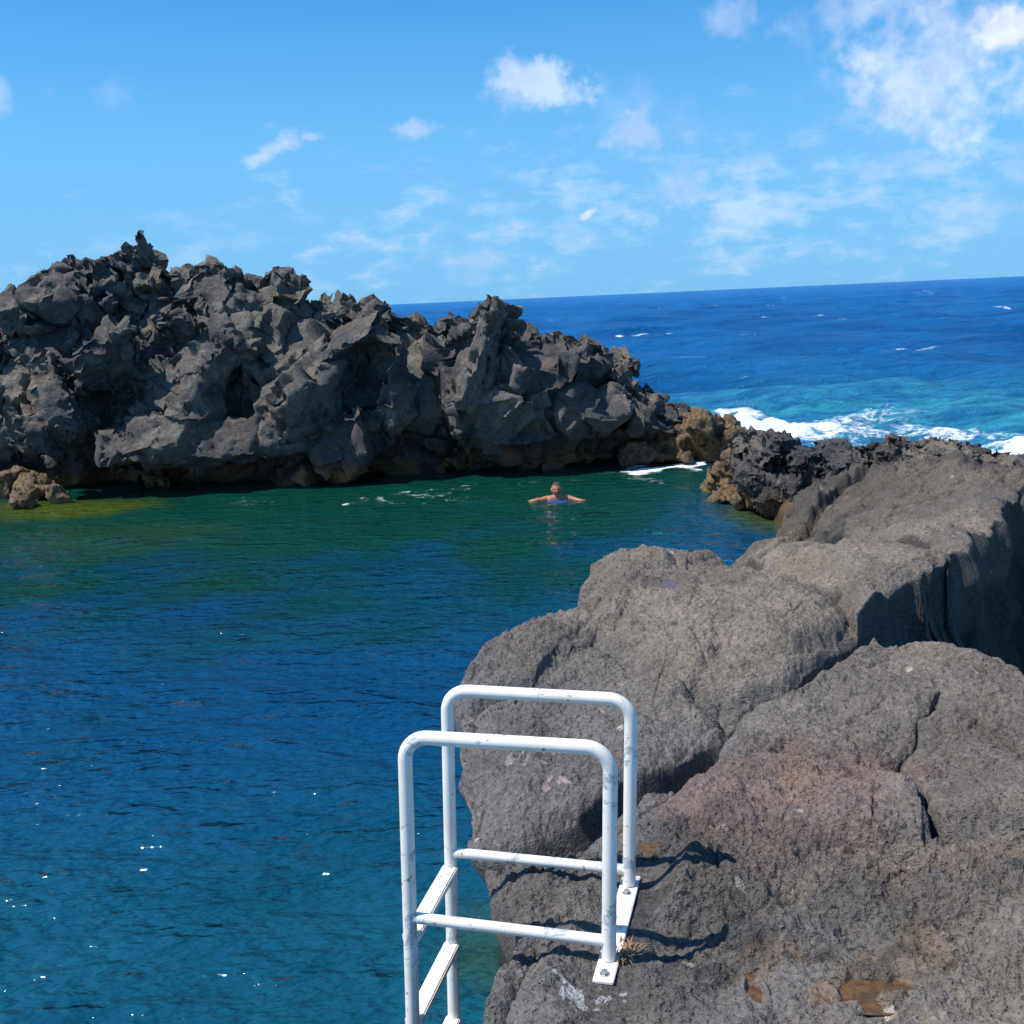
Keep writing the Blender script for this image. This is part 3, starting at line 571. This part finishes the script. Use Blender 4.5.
tag(fe, 'jagged dark lava rim at the far seaward end of the ledge', 'jagged rocks', kind='structure')
def rocks(name, specs, voxel, m, seed, amp=.09, sc_=.25):
    bm = bmesh.new()
    for i, (px, py, z, r) in enumerate(specs): hull(bm, at_z(px, py, z), r, (0, 0, seed+i), 16, seed*31+i)
    o = fuse(name, bm, voxel, m)
    displace(o, lambda co, no: amp*fbm(co, sc_, 4, seed)+amp*1.3*facets(co.astype(np.float64), sc_*1.3, seed+3)[0]); chisel(o, sc_*1.4, seed, .7, .08); displace(o, lambda co, no: amp*.5*fbm(co, sc_*.4, 3, seed+1)); return o
# brown tidal rocks
a = rocks('tidal_rock', [(660,440,.35,(.8,.7,.35)),(690,440,.35,(.75,.8,.45)),(715,440,.4,(.5,.7,.45)),(735,452,.2,(.4,.5,.22)),(640,455,.15,(.6,.4,.25)),(700,425,.75,(.45,.5,.35)),(672,456,.1,(.7,.4,.2))], .045, M['tan'], 5)
tag(a, 'low brown barnacled rock shelf at the right foot of the dark cliff', 'tidal rocks', kind='structure')
a = rocks('tidal_rock', [(722,485,.12,(.42,.5,.18)),(745,478,.25,(.4,.6,.32)),(765,492,.2,(.5,.6,.3)),(745,460,.3,(.3,.4,.35)),(783,500,.2,(.5,.6,.4)),(752,500,.0,(.6,.7,.14))], .04, M['tan'], 9)
tag(a, 'brown weedy rocks below the rugged end of the ledge beside the channel', 'tidal rocks', kind='structure')
GROUP = 'loose boulders at the left foot of the cliff'
for (px, py, r, lab, cat) in [(10,486,.55,'pale brown boulder at the very left edge of the picture below the cliff','boulder'),(36,490,.42,'brown wet boulder between the pale boulder at the picture edge and the small boulder','boulder'),(57,495,.24,'small brown boulder at the right end of the loose rocks by the green shallows','boulder'),(22,499,.24,'low small boulder in front of the loose rocks touching the green shallows','boulder')]:
    a = rocks('boulder', [(px, py, .15, (r*1.1, r, r*.85)), (px+4, py+3, .08, (r*.8, r*.8, r*.5))], .03, M['tan'], int(px)+3, .04, .2); tag(a, lab, cat, GROUP)

# ================================================================== WATER
def blob(x, y, px, py, rx, ry, pw=1.):
    c = at_z(px, py, 0); return np.exp(-((((x-c[0])/rx)**2+((y-c[1])/ry)**2)**pw))
def waves(x, y, comps):
    z = np.zeros_like(x)
    for (lam, amp, ang, ph) in comps:
        k_ = 2*math.pi/lam; q = k_*(x*math.cos(ang)+y*math.sin(ang))+ph; s = (np.sin(q)+1)/2; z += amp*(2*s**1.5-1)
    return z
wr = np.random.default_rng(3)
pool_c = [(l, .0040*l**1.1, wr.normal(1.2, .6), wr.uniform(0, 6.28)) for l in np.geomspace(.25, 2.4, 26)]
sea_c = [(l, .0075*l, wr.normal(1.35, .5), wr.uniform(0, 6.28)) for l in np.geomspace(.9, 22, 46)]
R_SEAM = 22.3
def seam(th): return R_SEAM+5.5*sstep(R(-4), R(-20), th)
th = np.radians(np.linspace(-42, 52, 900)); TH, TT = np.meshgrid(th, np.linspace(0, 1, 1100)); RR = seam(TH)**TT; RS = seam(TH).ravel()
RR = RR; X = RR*np.sin(TH); Y = RR*np.cos(TH); x, y = X.ravel(), Y.ravel(); P = np.stack([x, y, 0*x], 1)
amp = np.clip((RS-np.hypot(x, y))/2, 0, 1)*(.55+.45*sstep(-.6, .6, vnoise(P, 3.5, 5)))
z = waves(x, y, pool_c)*amp
wn = .5*fbm(P, 1.2, 3, 8)
sh = np.clip(sstep(.35, .9, blob(x, y, 55, 508, 2.4, 1.3)+.35*wn*blob(x, y, 55, 508, 4, 3)) + .85*sstep(.3, .9, blob(x, y, 765, 512, .9, 1.9)+.2*wn) , 0, 1)
sh = np.maximum(np.maximum(sh*.95, .30*sstep(.2, .8, blob(x, y, 488, 950, .22, .45)+.3*fbm(P, .2, 3, 8))), .22*sstep(.2, .8, blob(x, y, 90, 540, 2.0, 1.6)+.3*wn))
gx_ = x+.8*wn; aq = np.clip(sstep(9.0, 16.5, y+3.6*wn)*sstep(3.6, 1.4, gx_-(y-14)*.12)*.95+.5*sstep(16, 19, y)+.7*blob(x, y, 485, 950, .35, .5)+.25*wn, 0, 1)
def fl(px0, py0, px1, py1, w, s=1.):
    a, b = at_z(px0, py0, 0)[:2], at_z(px1, py1, 0)[:2]; d = line_d(x+.25*wn2, y+.6*wn2, np.array([a, b])); return s*np.exp(-(d/w)**2)
wn2 = fbm(P, .8, 3, 18)
fo = np.maximum.reduce([fl(350,502,440,495,.16,.62),fl(390,494,500,481,.16,.58),fl(520,484,600,478,.12,.55),fl(640,468,730,462,.45,.95),fl(600,472,660,468,.18,.6),fl(250,497,330,492,.12,.5),fl(690,466,735,460,.5,1.1),fl(100,505,250,500,.1,.3),fl(440,486,520,488,.12,.45),fl(520,503,545,500,.1,.45)])
fo = np.maximum(fo, .5*blob(x, y, 555, 503, .7, .25)); fo = np.maximum(fo, .50*blob(x, y, 250, 503, 1.2, 1.0)); fo = np.maximum(fo, .42*blob(x, y, 240, 500, 1.0, 1.4)); fo = np.maximum(fo, .44*blob(x, y, 460, 500, 4, .9))
pool = grid_mesh('pool_water', X, Y, z.reshape(X.shape), M['pool'], dict(shallow=sh.reshape(X.shape), aqua=aq.reshape(X.shape), foam=fo.reshape(X.shape)))
tag(pool, 'calm dark blue green water of the natural rock pool', 'water', kind='structure')
th = np.radians(np.linspace(-60, 60, 900)); rr = np.concatenate([R_SEAM*(600/R_SEAM)**np.linspace(0, 1, 1250), 600*(40000/600)**np.linspace(.02, 1, 50)])
TH, RR = np.meshgrid(th, rr); RR = RR+(seam(TH)-R_SEAM)*np.clip((60-RR)/(60-R_SEAM), 0, 1); RS = seam(TH).ravel(); X = RR*np.sin(TH); Y = RR*np.cos(TH); x, y = X.ravel(), Y.ravel(); P = np.stack([x, y, 0*x], 1); rad = np.hypot(x, y)
wn = fbm(P, 2.5, 4, 28)
amp = np.clip((rad-RS)/4, 0, 1)*np.clip((600-rad)/200, 0, 1)
z = waves(x, y, sea_c)*amp
surf = np.maximum.reduce([1.1*blob(x, y, 742, 428, .9, 2.6), .95*blob(x, y, 800, 430, 2.6, 3.0), .85*blob(x, y, 1005, 444, 2.0, 2.0), .9*blob(x, y, 1080, 450, 3, 3.0), .8*blob(x, y, 900, 440, 3.0, 1.6), 0.72*blob(x, y, 845, 412, 3.8, 4.5), .9*blob(x, y, 885, 398, .5, 4.2), .85*blob(x, y, 750, 410, 2, 3.2), .5*blob(x, y, 950, 374, 1.8, 8), .6*blob(x, y, 960, 430, 3.6, 3.5)])
surf = surf*(.9+.25*wn)
aq = np.clip(1.15*blob(x, y, 830, 422, 5.4, 9.0)+.9*blob(x, y, 1010, 420, 5, 9)+.35*blob(x, y, 950, 385, 9, 14)+.15*wn*blob(x, y, 900, 400, 8, 14), 0, 1)
z += .6*np.maximum(surf-.45, 0)*(1+.8*fbm(P, .7, 4, 33))*np.clip((rad-R_SEAM)/1.5, 0, 1)
sea = grid_mesh('sea', X, Y, z.reshape(X.shape), M['sea'], dict(shallow=0*X, aqua=aq.reshape(X.shape), foam=np.clip(surf, 0, 1.2).reshape(X.shape)))
tag(sea, 'deep blue open sea with surf breaking behind the rocks', 'water', kind='structure')
# sea floor far under the water so nothing is open below
bm = bmesh.new(); [bm.verts.new(q) for q in ((-60, -20, -6), (60, -20, -6), (60, 60, -6), (-60, 60, -6))]; bm.faces.new(bm.verts)
sf = from_bm('sea_floor', bm, simple('dark_sand', (.05, .06, .05), .9)[0]); tag(sf, kind='structure')
# spray thrown up where surf hits the rocks
bm = bmesh.new(); sp = np.random.default_rng(5)
for (px, py, n, w_, h_) in ((744,432,1300,.30,.42),(728,428,150,.2,.2),(800,440,350,1.0,.12),(1000,448,250,1.2,.12)):
    c = at_z(px, py, 0)
    for i in range(n):
        u = sp.normal(size=3); q = Vector((c[0]+u[0]*w_, c[1]+u[1]*.4, abs(u[2])**1.4*h_*.6*math.exp(-abs(u[0])*.6))); s = sp.uniform(.002, .008)
        bmesh.ops.create_icosphere(bm, subdivisions=1, radius=s, matrix=Matrix.Translation(q)) if i % 1 == 0 else None
o = from_bm('sea_spray', bm, simple('white_spray', (.85, .88, .9), .5)[0]); tag(o, 'white spray thrown up by surf against the rocks', 'sea spray', kind='stuff')

# ================================================================== PUDDLES
m_p, tp, bp = mat('brown_puddle'); bp.inputs['Base Color'].default_value = (.16, .075, .015, 1); bp.inputs['Roughness'].default_value = .12
Pn = pos(tp); tp.l.new(tp.mix(tp.ramp(tp.noise(Pn, 40, 4, .6), .35, .65), (.15, .075, .022), (.075, .040, .014)), bp.inputs['Base Color']); tp.l.new(tp.bump(tp.noise(Pn, 60, 3), .003, .5), bp.inputs['Normal'])
names = ['wide brown tide puddle in the deck near the lower right corner', 'narrow brown tide puddle in a groove right of the ladder foot', 'small amber puddle in the hollow right of the far ladder post', 'shallow yellow green puddle on the crown of the great boulder']
for (cx, cy, cz, rx, ry), nm in zip(pudz, names):
    bm = bmesh.new(); c = bm.verts.new((cx, cy, cz)); ring = []
    for i in range(40):
        a = i*math.tau/40; k = 1.45; ring.append(bm.verts.new((cx+rx*k*math.cos(a), cy+ry*k*math.sin(a), cz)))
    for i in range(40): bm.faces.new((c, ring[i], ring[(i+1) % 40]))
    tag(from_bm('puddle', bm, m_p), nm, 'puddle', 'tide puddles in the rock', 'structure')

# ================================================================== LADDER
ZD = 1.462; TILT = np.array([.035, 0, 1.]); TILT /= np.linalg.norm(TILT)
def solve_h(B, py):
    lo, hi = 0., 1.4
    for _ in range(50):
        mi = (lo+hi)/2
        if proj(B+TILT*mi)[1] > py: lo = mi
        else: hi = mi
    return lo
lad = empty('pool_ladder', tuple(at_z(620, 930, ZD)))
tag(lad, 'white painted tubular steel pool ladder bolted to the rock ledge, going down into the water', 'ladder')
def tube(path, r, seg=20, cap=True, bend=0.):
    """sweep, with corners rounded by radius bend"""
    pts = [Vector(p) for p in path]; out = [pts[0]]
    for i in range(1, len(pts)-1):
        a, b, c = pts[i-1], pts[i], pts[i+1]; u = (a-b).normalized(); w = (c-b).normalized(); half = u.angle(w)/2; L = bend/math.tan(half)
        cen = b+(u+w).normalized()*(bend/math.sin(half)); s, e = b+u*L-cen, b+w*L-cen; tot = s.angle(e)
        for k in range(11):
            f = k/10; out.append(cen+(s*math.sin((1-f)*tot)+e*math.sin(f*tot))/math.sin(tot))
    out.append(pts[-1]); bm = bmesh.new(); rings = []; nrm = None
    for i, p in enumerate(out):
        d = ((out[min(i+1, len(out)-1)]-p).normalized() if i == 0 else (p-out[i-1]).normalized() if i == len(out)-1 else (out[i+1]-out[i-1]).normalized())
        if nrm is None: nrm = d.orthogonal().normalized()
        nrm = (nrm-d*nrm.dot(d)).normalized(); bn = d.cross(nrm)
        rings.append([bm.verts.new(p+(nrm*math.cos(k*math.tau/seg)+bn*math.sin(k*math.tau/seg))*r) for k in range(seg)])
    for a, b in zip(rings, rings[1:]):
        for k in range(seg): bm.faces.new((a[k], a[(k+1) % seg], b[(k+1) % seg], b[k]))
    if cap: bm.faces.new(rings[0][::-1]); bm.faces.new(rings[-1])
    bmesh.ops.recalc_face_normals(bm, faces=bm.faces); [setattr(e, 'smooth', False) for e in bm.edges if len(e.link_faces) == 2 and e.calc_face_angle(0) > .8]; return bm
def box_between(A, B, w, h, side, bev=.004):
    A, B = Vector(A), Vector(B); d = (B-A).normalized(); s = Vector(side); s = (s-d*s.dot(d)).normalized(); u = d.cross(s); bm = bmesh.new()
    vs = [bm.verts.new(p+s*a*w/2+u*b*h/2) for p in (A, B) for a, b in ((-1, -1), (1, -1), (1, 1), (-1, 1))]
    for f in ((0, 1, 2, 3), (7, 6, 5, 4), (0, 4, 5, 1), (1, 5, 6, 2), (2, 6, 7, 3), (3, 7, 4, 0)): bm.faces.new([vs[i] for i in f])
    bmesh.ops.recalc_face_normals(bm, faces=bm.faces); bmesh.ops.bevel(bm, geom=bm.edges[:], offset=bev, segments=2, affect='EDGES'); return bm
fr = {}
for nm, base, tr, tl, rail_l, rail_r in (('n', (608.8, 958), (607.5, 748.5), (404.5, 736.5), (410, 917), (606, 941)), ('f', (629, 884), (629.5, 700), (447, 690), (451, 852), (630, 870))):
    B = at_z(base[0], base[1], ZD+.006); h = solve_h(B, tr[1]); T = B+TILT*h; L = at_z(tl[0], tl[1], T[2]+.012)
    foot = L-TILT*((L[2]+.9)/TILT[2]); fr[nm] = (B, T, L, foot)
    from_bm('handrail', tube([B, T, L, foot], .0205, 22, True, .068), M['paint'], lad)
    # cross rail, welded between the posts
    def on_post(Q, py):
        lo, hi = 0., 1.6
        for _ in range(50):
            mi = (lo+hi)/2
            if proj(Q-TILT*mi)[1] < py: lo = mi
            else: hi = mi
        return Q-TILT*lo
    a, b = on_post(L, rail_l[1]), on_post(T, rail_r[1]); from_bm('cross_rail', tube([a, b], .0165, 18), M['paint'], lad)
    print(nm, 'B', B, 'h', h, 'L', L, 'len', np.linalg.norm(T-L), 'proj foot', proj(foot))
    fr[nm+'r'] = (a, b)
Ln, Lf = fr['n'][2], fr['f'][2]
print('frame gap', np.linalg.norm(Ln-Lf), np.linalg.norm(fr['n'][0]-fr['f'][0]))
def post_at(L, z): return L-TILT*((L[2]-z)/TILT[2])
z1 = on_post(Ln, 927)[2]; z1f = on_post(Lf, 879)[2]; z2 = on_post(Ln, 1014)[2]; z2f = on_post(Lf, 953)[2]; print('treads', z1, z1f, z2, z2f)
zz = (z1+z1f)/2; step = (z1+z1f-z2-z2f)/2
for k in range(6):
    zt = zz-k*step
    if zt < -.8: break
    o = from_bm('tread', box_between(post_at(Ln, zt), post_at(Lf, zt), .052, .024, (1, 0, 0)), M['paint'], lad, False)
Bn, Bf = Vector(fr['n'][0]), Vector(fr['f'][0]); d = (Bn-Bf).normalized()
pl = from_bm('base_plate', box_between(Bn+d*.105-Vector((0, 0, .008)), Bf-d*.06-Vector((0, 0, .008)), .058, .010, (1, 0, 0), .002), M['paint'], lad, False)
for q in (Bn+d*.072, Bf+d*.05):
    bm = bmesh.new(); bmesh.ops.create_cone(bm, segments=24, radius1=.0135, radius2=.0135, depth=.003, cap_ends=True, matrix=Matrix.Translation(q+Vector((0, 0, -.0015))))
    bmesh.ops.create_cone(bm, segments=6, radius1=.0095, radius2=.009, depth=.009, cap_ends=True, matrix=Matrix.Translation(q+Vector((0, 0, .0045))))
    o = from_bm('bolt', bm, M['steel'], None, False); o.parent = pl

# ================================================================== DRY GRASS
bm = bmesh.new(); gr = np.random.default_rng(2); c = Vector(fr['n'][0])+Vector((.045, .03, -.01))
for i in range(60):
    a = gr.uniform(0, 6.28); L = gr.uniform(.02, .06); s = c+Vector((gr.normal(0, .018), gr.normal(0, .02), 0)); e = s+Vector((math.cos(a)*L, math.sin(a)*L, gr.uniform(.002, .03)))
    mdp = (s+e)/2+Vector((0, 0, .012)); w = Vector((-math.sin(a), math.cos(a), 0))*.0016
    v = [bm.verts.new(q) for q in (s-w, s+w, mdp-w, mdp+w, e)]; bm.faces.new((v[0], v[1], v[3], v[2])); bm.faces.new((v[2], v[3], v[4]))
tag(from_bm('dry_grass', bm, simple('straw', (.30, .18, .08), .8)[0]), 'tuft of dry brown straw beside the near foot of the ladder', 'dry grass', kind='stuff')

# ================================================================== SWIMMER
skin, ts, bs = simple('tanned_skin', (.42, .17, .09), .42); bs.inputs['Subsurface Weight'].default_value = .08; bs.inputs['Subsurface Scale'].default_value = .02
hairm = simple('short_grey_hair', (.05, .042, .036), .8)[0]; blue = simple('wet_blue_shirt', (.006, .045, .16), .6)[0]; eyem = simple('eye_dark', (.03, .02, .02), .3)[0]
def skinned(name, V, E, m, parent, sub=2):
    me = bpy.data.meshes.new(name); me.from_pydata([v[:3] for v in V], E, []); o = bpy.data.objects.new(name, me); C.objects.link(o)
    md = o.modifiers.new('s', 'SKIN'); md.use_smooth_shade = True
    for i, v in enumerate(V): me.skin_vertices[0].data[i].radius = (v[3], v[4] if len(v) > 4 else v[3])
    me.skin_vertices[0].data[0].use_root = True
    sb = o.modifiers.new('b', 'SUBSURF'); sb.levels = sub; sb.render_levels = sub
    dg = bpy.context.evaluated_depsgraph_get(); n = bpy.data.meshes.new_from_object(o.evaluated_get(dg)); o.modifiers.clear(); o.data = n; bpy.data.meshes.remove(me)
    n.materials.clear(); n.materials.append(m); n.polygons.foreach_set('use_smooth', np.ones(len(n.polygons), bool))
    o.parent = parent; return o
sw = empty('person', tuple(at_z(557, 500, 0)-np.array([0, 0, .002])))
tag(sw, 'swimmer with short hair facing the camera, arms spread on the water, in a blue top', 'person')
# local coordinates, camera is at -y; pelvis first
V = [(0, .25, -.62, .15), (0, .16, -.38, .135), (0, .05, -.10, .16, .13), (0, .03, .00, .13, .09), (0, .02, .065, .066), (0, .0, .115, .064)]
E = [(0, 1), (1, 2), (2, 3), (3, 4), (4, 5)]
for s in (-1, 1):
    n = len(V); V += [(s*.17, .03, .015, .068), (s*.28, -.02, .008, .050), (s*.38, -.08, -.005, .043), (s*.50, -.10, -.028, .036), (s*.60, -.09, -.020, .026, .018), (s*.66, -.09, -.008, .034, .014)]
    E += [(3, n), (n, n+1), (n+1, n+2), (n+2, n+3), (n+3, n+4), (n+4, n+5)]
    for j, (dy, L) in enumerate(((-.030, .065), (-.010, .075), (.010, .07), (.028, .055))):
        q = len(V); V += [(s*(.66+L*.5), -.09+dy*1.1, -.004, .009), (s*(.66+L), -.09+dy*1.3, -.012, .008)]; E += [(n+5, q), (q, q+1)]
    q = len(V); V += [(s*.64, -.125, -.006, .010), (s*.665, -.145, -.006, .009)]; E += [(n+4, q), (q, q+1)]
    n = len(V); V += [(s*.12, .30, -.75, .10), (s*.16, .42, -1.05, .07), (s*.16, .72, -1.25, .045), (s*.16, .74, -1.33, .04)]; E += [(0, n), (n, n+1), (n+1, n+2), (n+2, n+3)]
body = skinned('body', V, E, skin, sw)
# head joined into the body mesh: sculpted ellipsoid with nose, brow, jaw, ears
bm = bmesh.new(); bm.from_mesh(body.data); hb = bmesh.new(); bmesh.ops.create_uvsphere(hb, u_segments=40, v_segments=30, radius=1)
HC = Vector((0, -.01, .185))
for v in hb.verts:
    x_, y_, z_ = v.co; jw = 1-.28*max(0, -z_)**1.3; X_ = .084*x_*jw; Y_ = .094*y_*(1-.08*max(0, -z_)); Z_ = .118*z_
    if y_ < 0:
        f = math.exp(-(x_/.16)**2); Y_ -= .026*f*math.exp(-((z_+.16)/.16)**2); Y_ -= .006*math.exp(-((z_-.22)/.08)**2)
        for s in (-1, 1): Y_ += .012*math.exp(-((x_-s*.38)/.17)**2-((z_-.04)/.10)**2)
        Y_ -= .007*math.exp(-(x_/.3)**2-((z_+.50)/.06)**2); Y_ += .005*math.exp(-(x_/.3)**2-((z_+.43)/.03)**2); Y_ -= .010*math.exp(-(x_/.3)**2-((z_+.85)/.14)**2)
    v.co = (X_, Y_, Z_)
for s in (-1, 1): bmesh.ops.create_uvsphere(hb, u_segments=12, v_segments=8, radius=1, matrix=Matrix.Translation((s*.087, .005, -.005)) @ Matrix.Diagonal((.012, .018, .032, 1)))
bmesh.ops.translate(hb, verts=hb.verts, vec=HC); tmp = bpy.data.meshes.new('t'); hb.to_mesh(tmp); bm.from_mesh(tmp); hb.free()
bm.to_mesh(body.data); bm.free(); bpy.data.meshes.remove(tmp)
md = body.modifiers.new('r', 'REMESH'); md.mode = 'VOXEL'; md.voxel_size = .0065
dg = bpy.context.evaluated_depsgraph_get(); n = bpy.data.meshes.new_from_object(body.evaluated_get(dg)); body.modifiers.clear(); body.data = n; n.materials.clear(); n.materials.append(skin)
n.polygons.foreach_set('use_smooth', np.ones(len(n.polygons), bool))
for v in n.vertices:      # mid stroke: one arm bent forward and mostly under the surface
    if v.co.x > .22: v.co.z += -.012*min((v.co.x-.22)/.12, 1); v.co.y -= .08*min((v.co.x-.22)/.45, 1)**1.5
    elif v.co.x < -.3 and v.co.z > -.2: v.co.z += .014; v.co.y += .10*min((-.3-v.co.x)/.4, 1)
bm = bmesh.new(); bmesh.ops.create_uvsphere(bm, u_segments=36, v_segments=24, radius=1)
for v in bm.verts:
    x_, y_, z_ = v.co; v.co = (.089*x_, .100*y_+.004, .123*z_+.003*math.sin(x_*30)*math.cos(y_*24))
bmesh.ops.delete(bm, geom=[v for v in bm.verts if (v.co.y < .02 and v.co.z < .066-.3*max(0, v.co.y+.02) and abs(v.co.x) < .2) or v.co.z < -.03], context='VERTS')
bmesh.ops.translate(bm, verts=bm.verts, vec=HC); h = from_bm('hair', bm, hairm); h.parent = sw
for s in (-1, 1):
    bm = bmesh.new(); bmesh.ops.create_uvsphere(bm, u_segments=12, v_segments=8, radius=.0105, matrix=Matrix.Translation(HC+Vector((s*.029, -.074, .005)))); e = from_bm('eye', bm, eyem); e.parent = sw
# shirt, wet and ballooning at the surface
bm = bmesh.new(); bmesh.ops.create_uvsphere(bm, u_segments=36, v_segments=20, radius=1)
for v in bm.verts:
    x_, y_, z_ = v.co; v.co = (.27*x_, -.18+.26*y_, -.040+.062*z_+.006*math.sin(x_*11+y_*6))
o = from_bm('shirt', bm, blue); o.parent = sw
sc.render.engine = 'CYCLES'
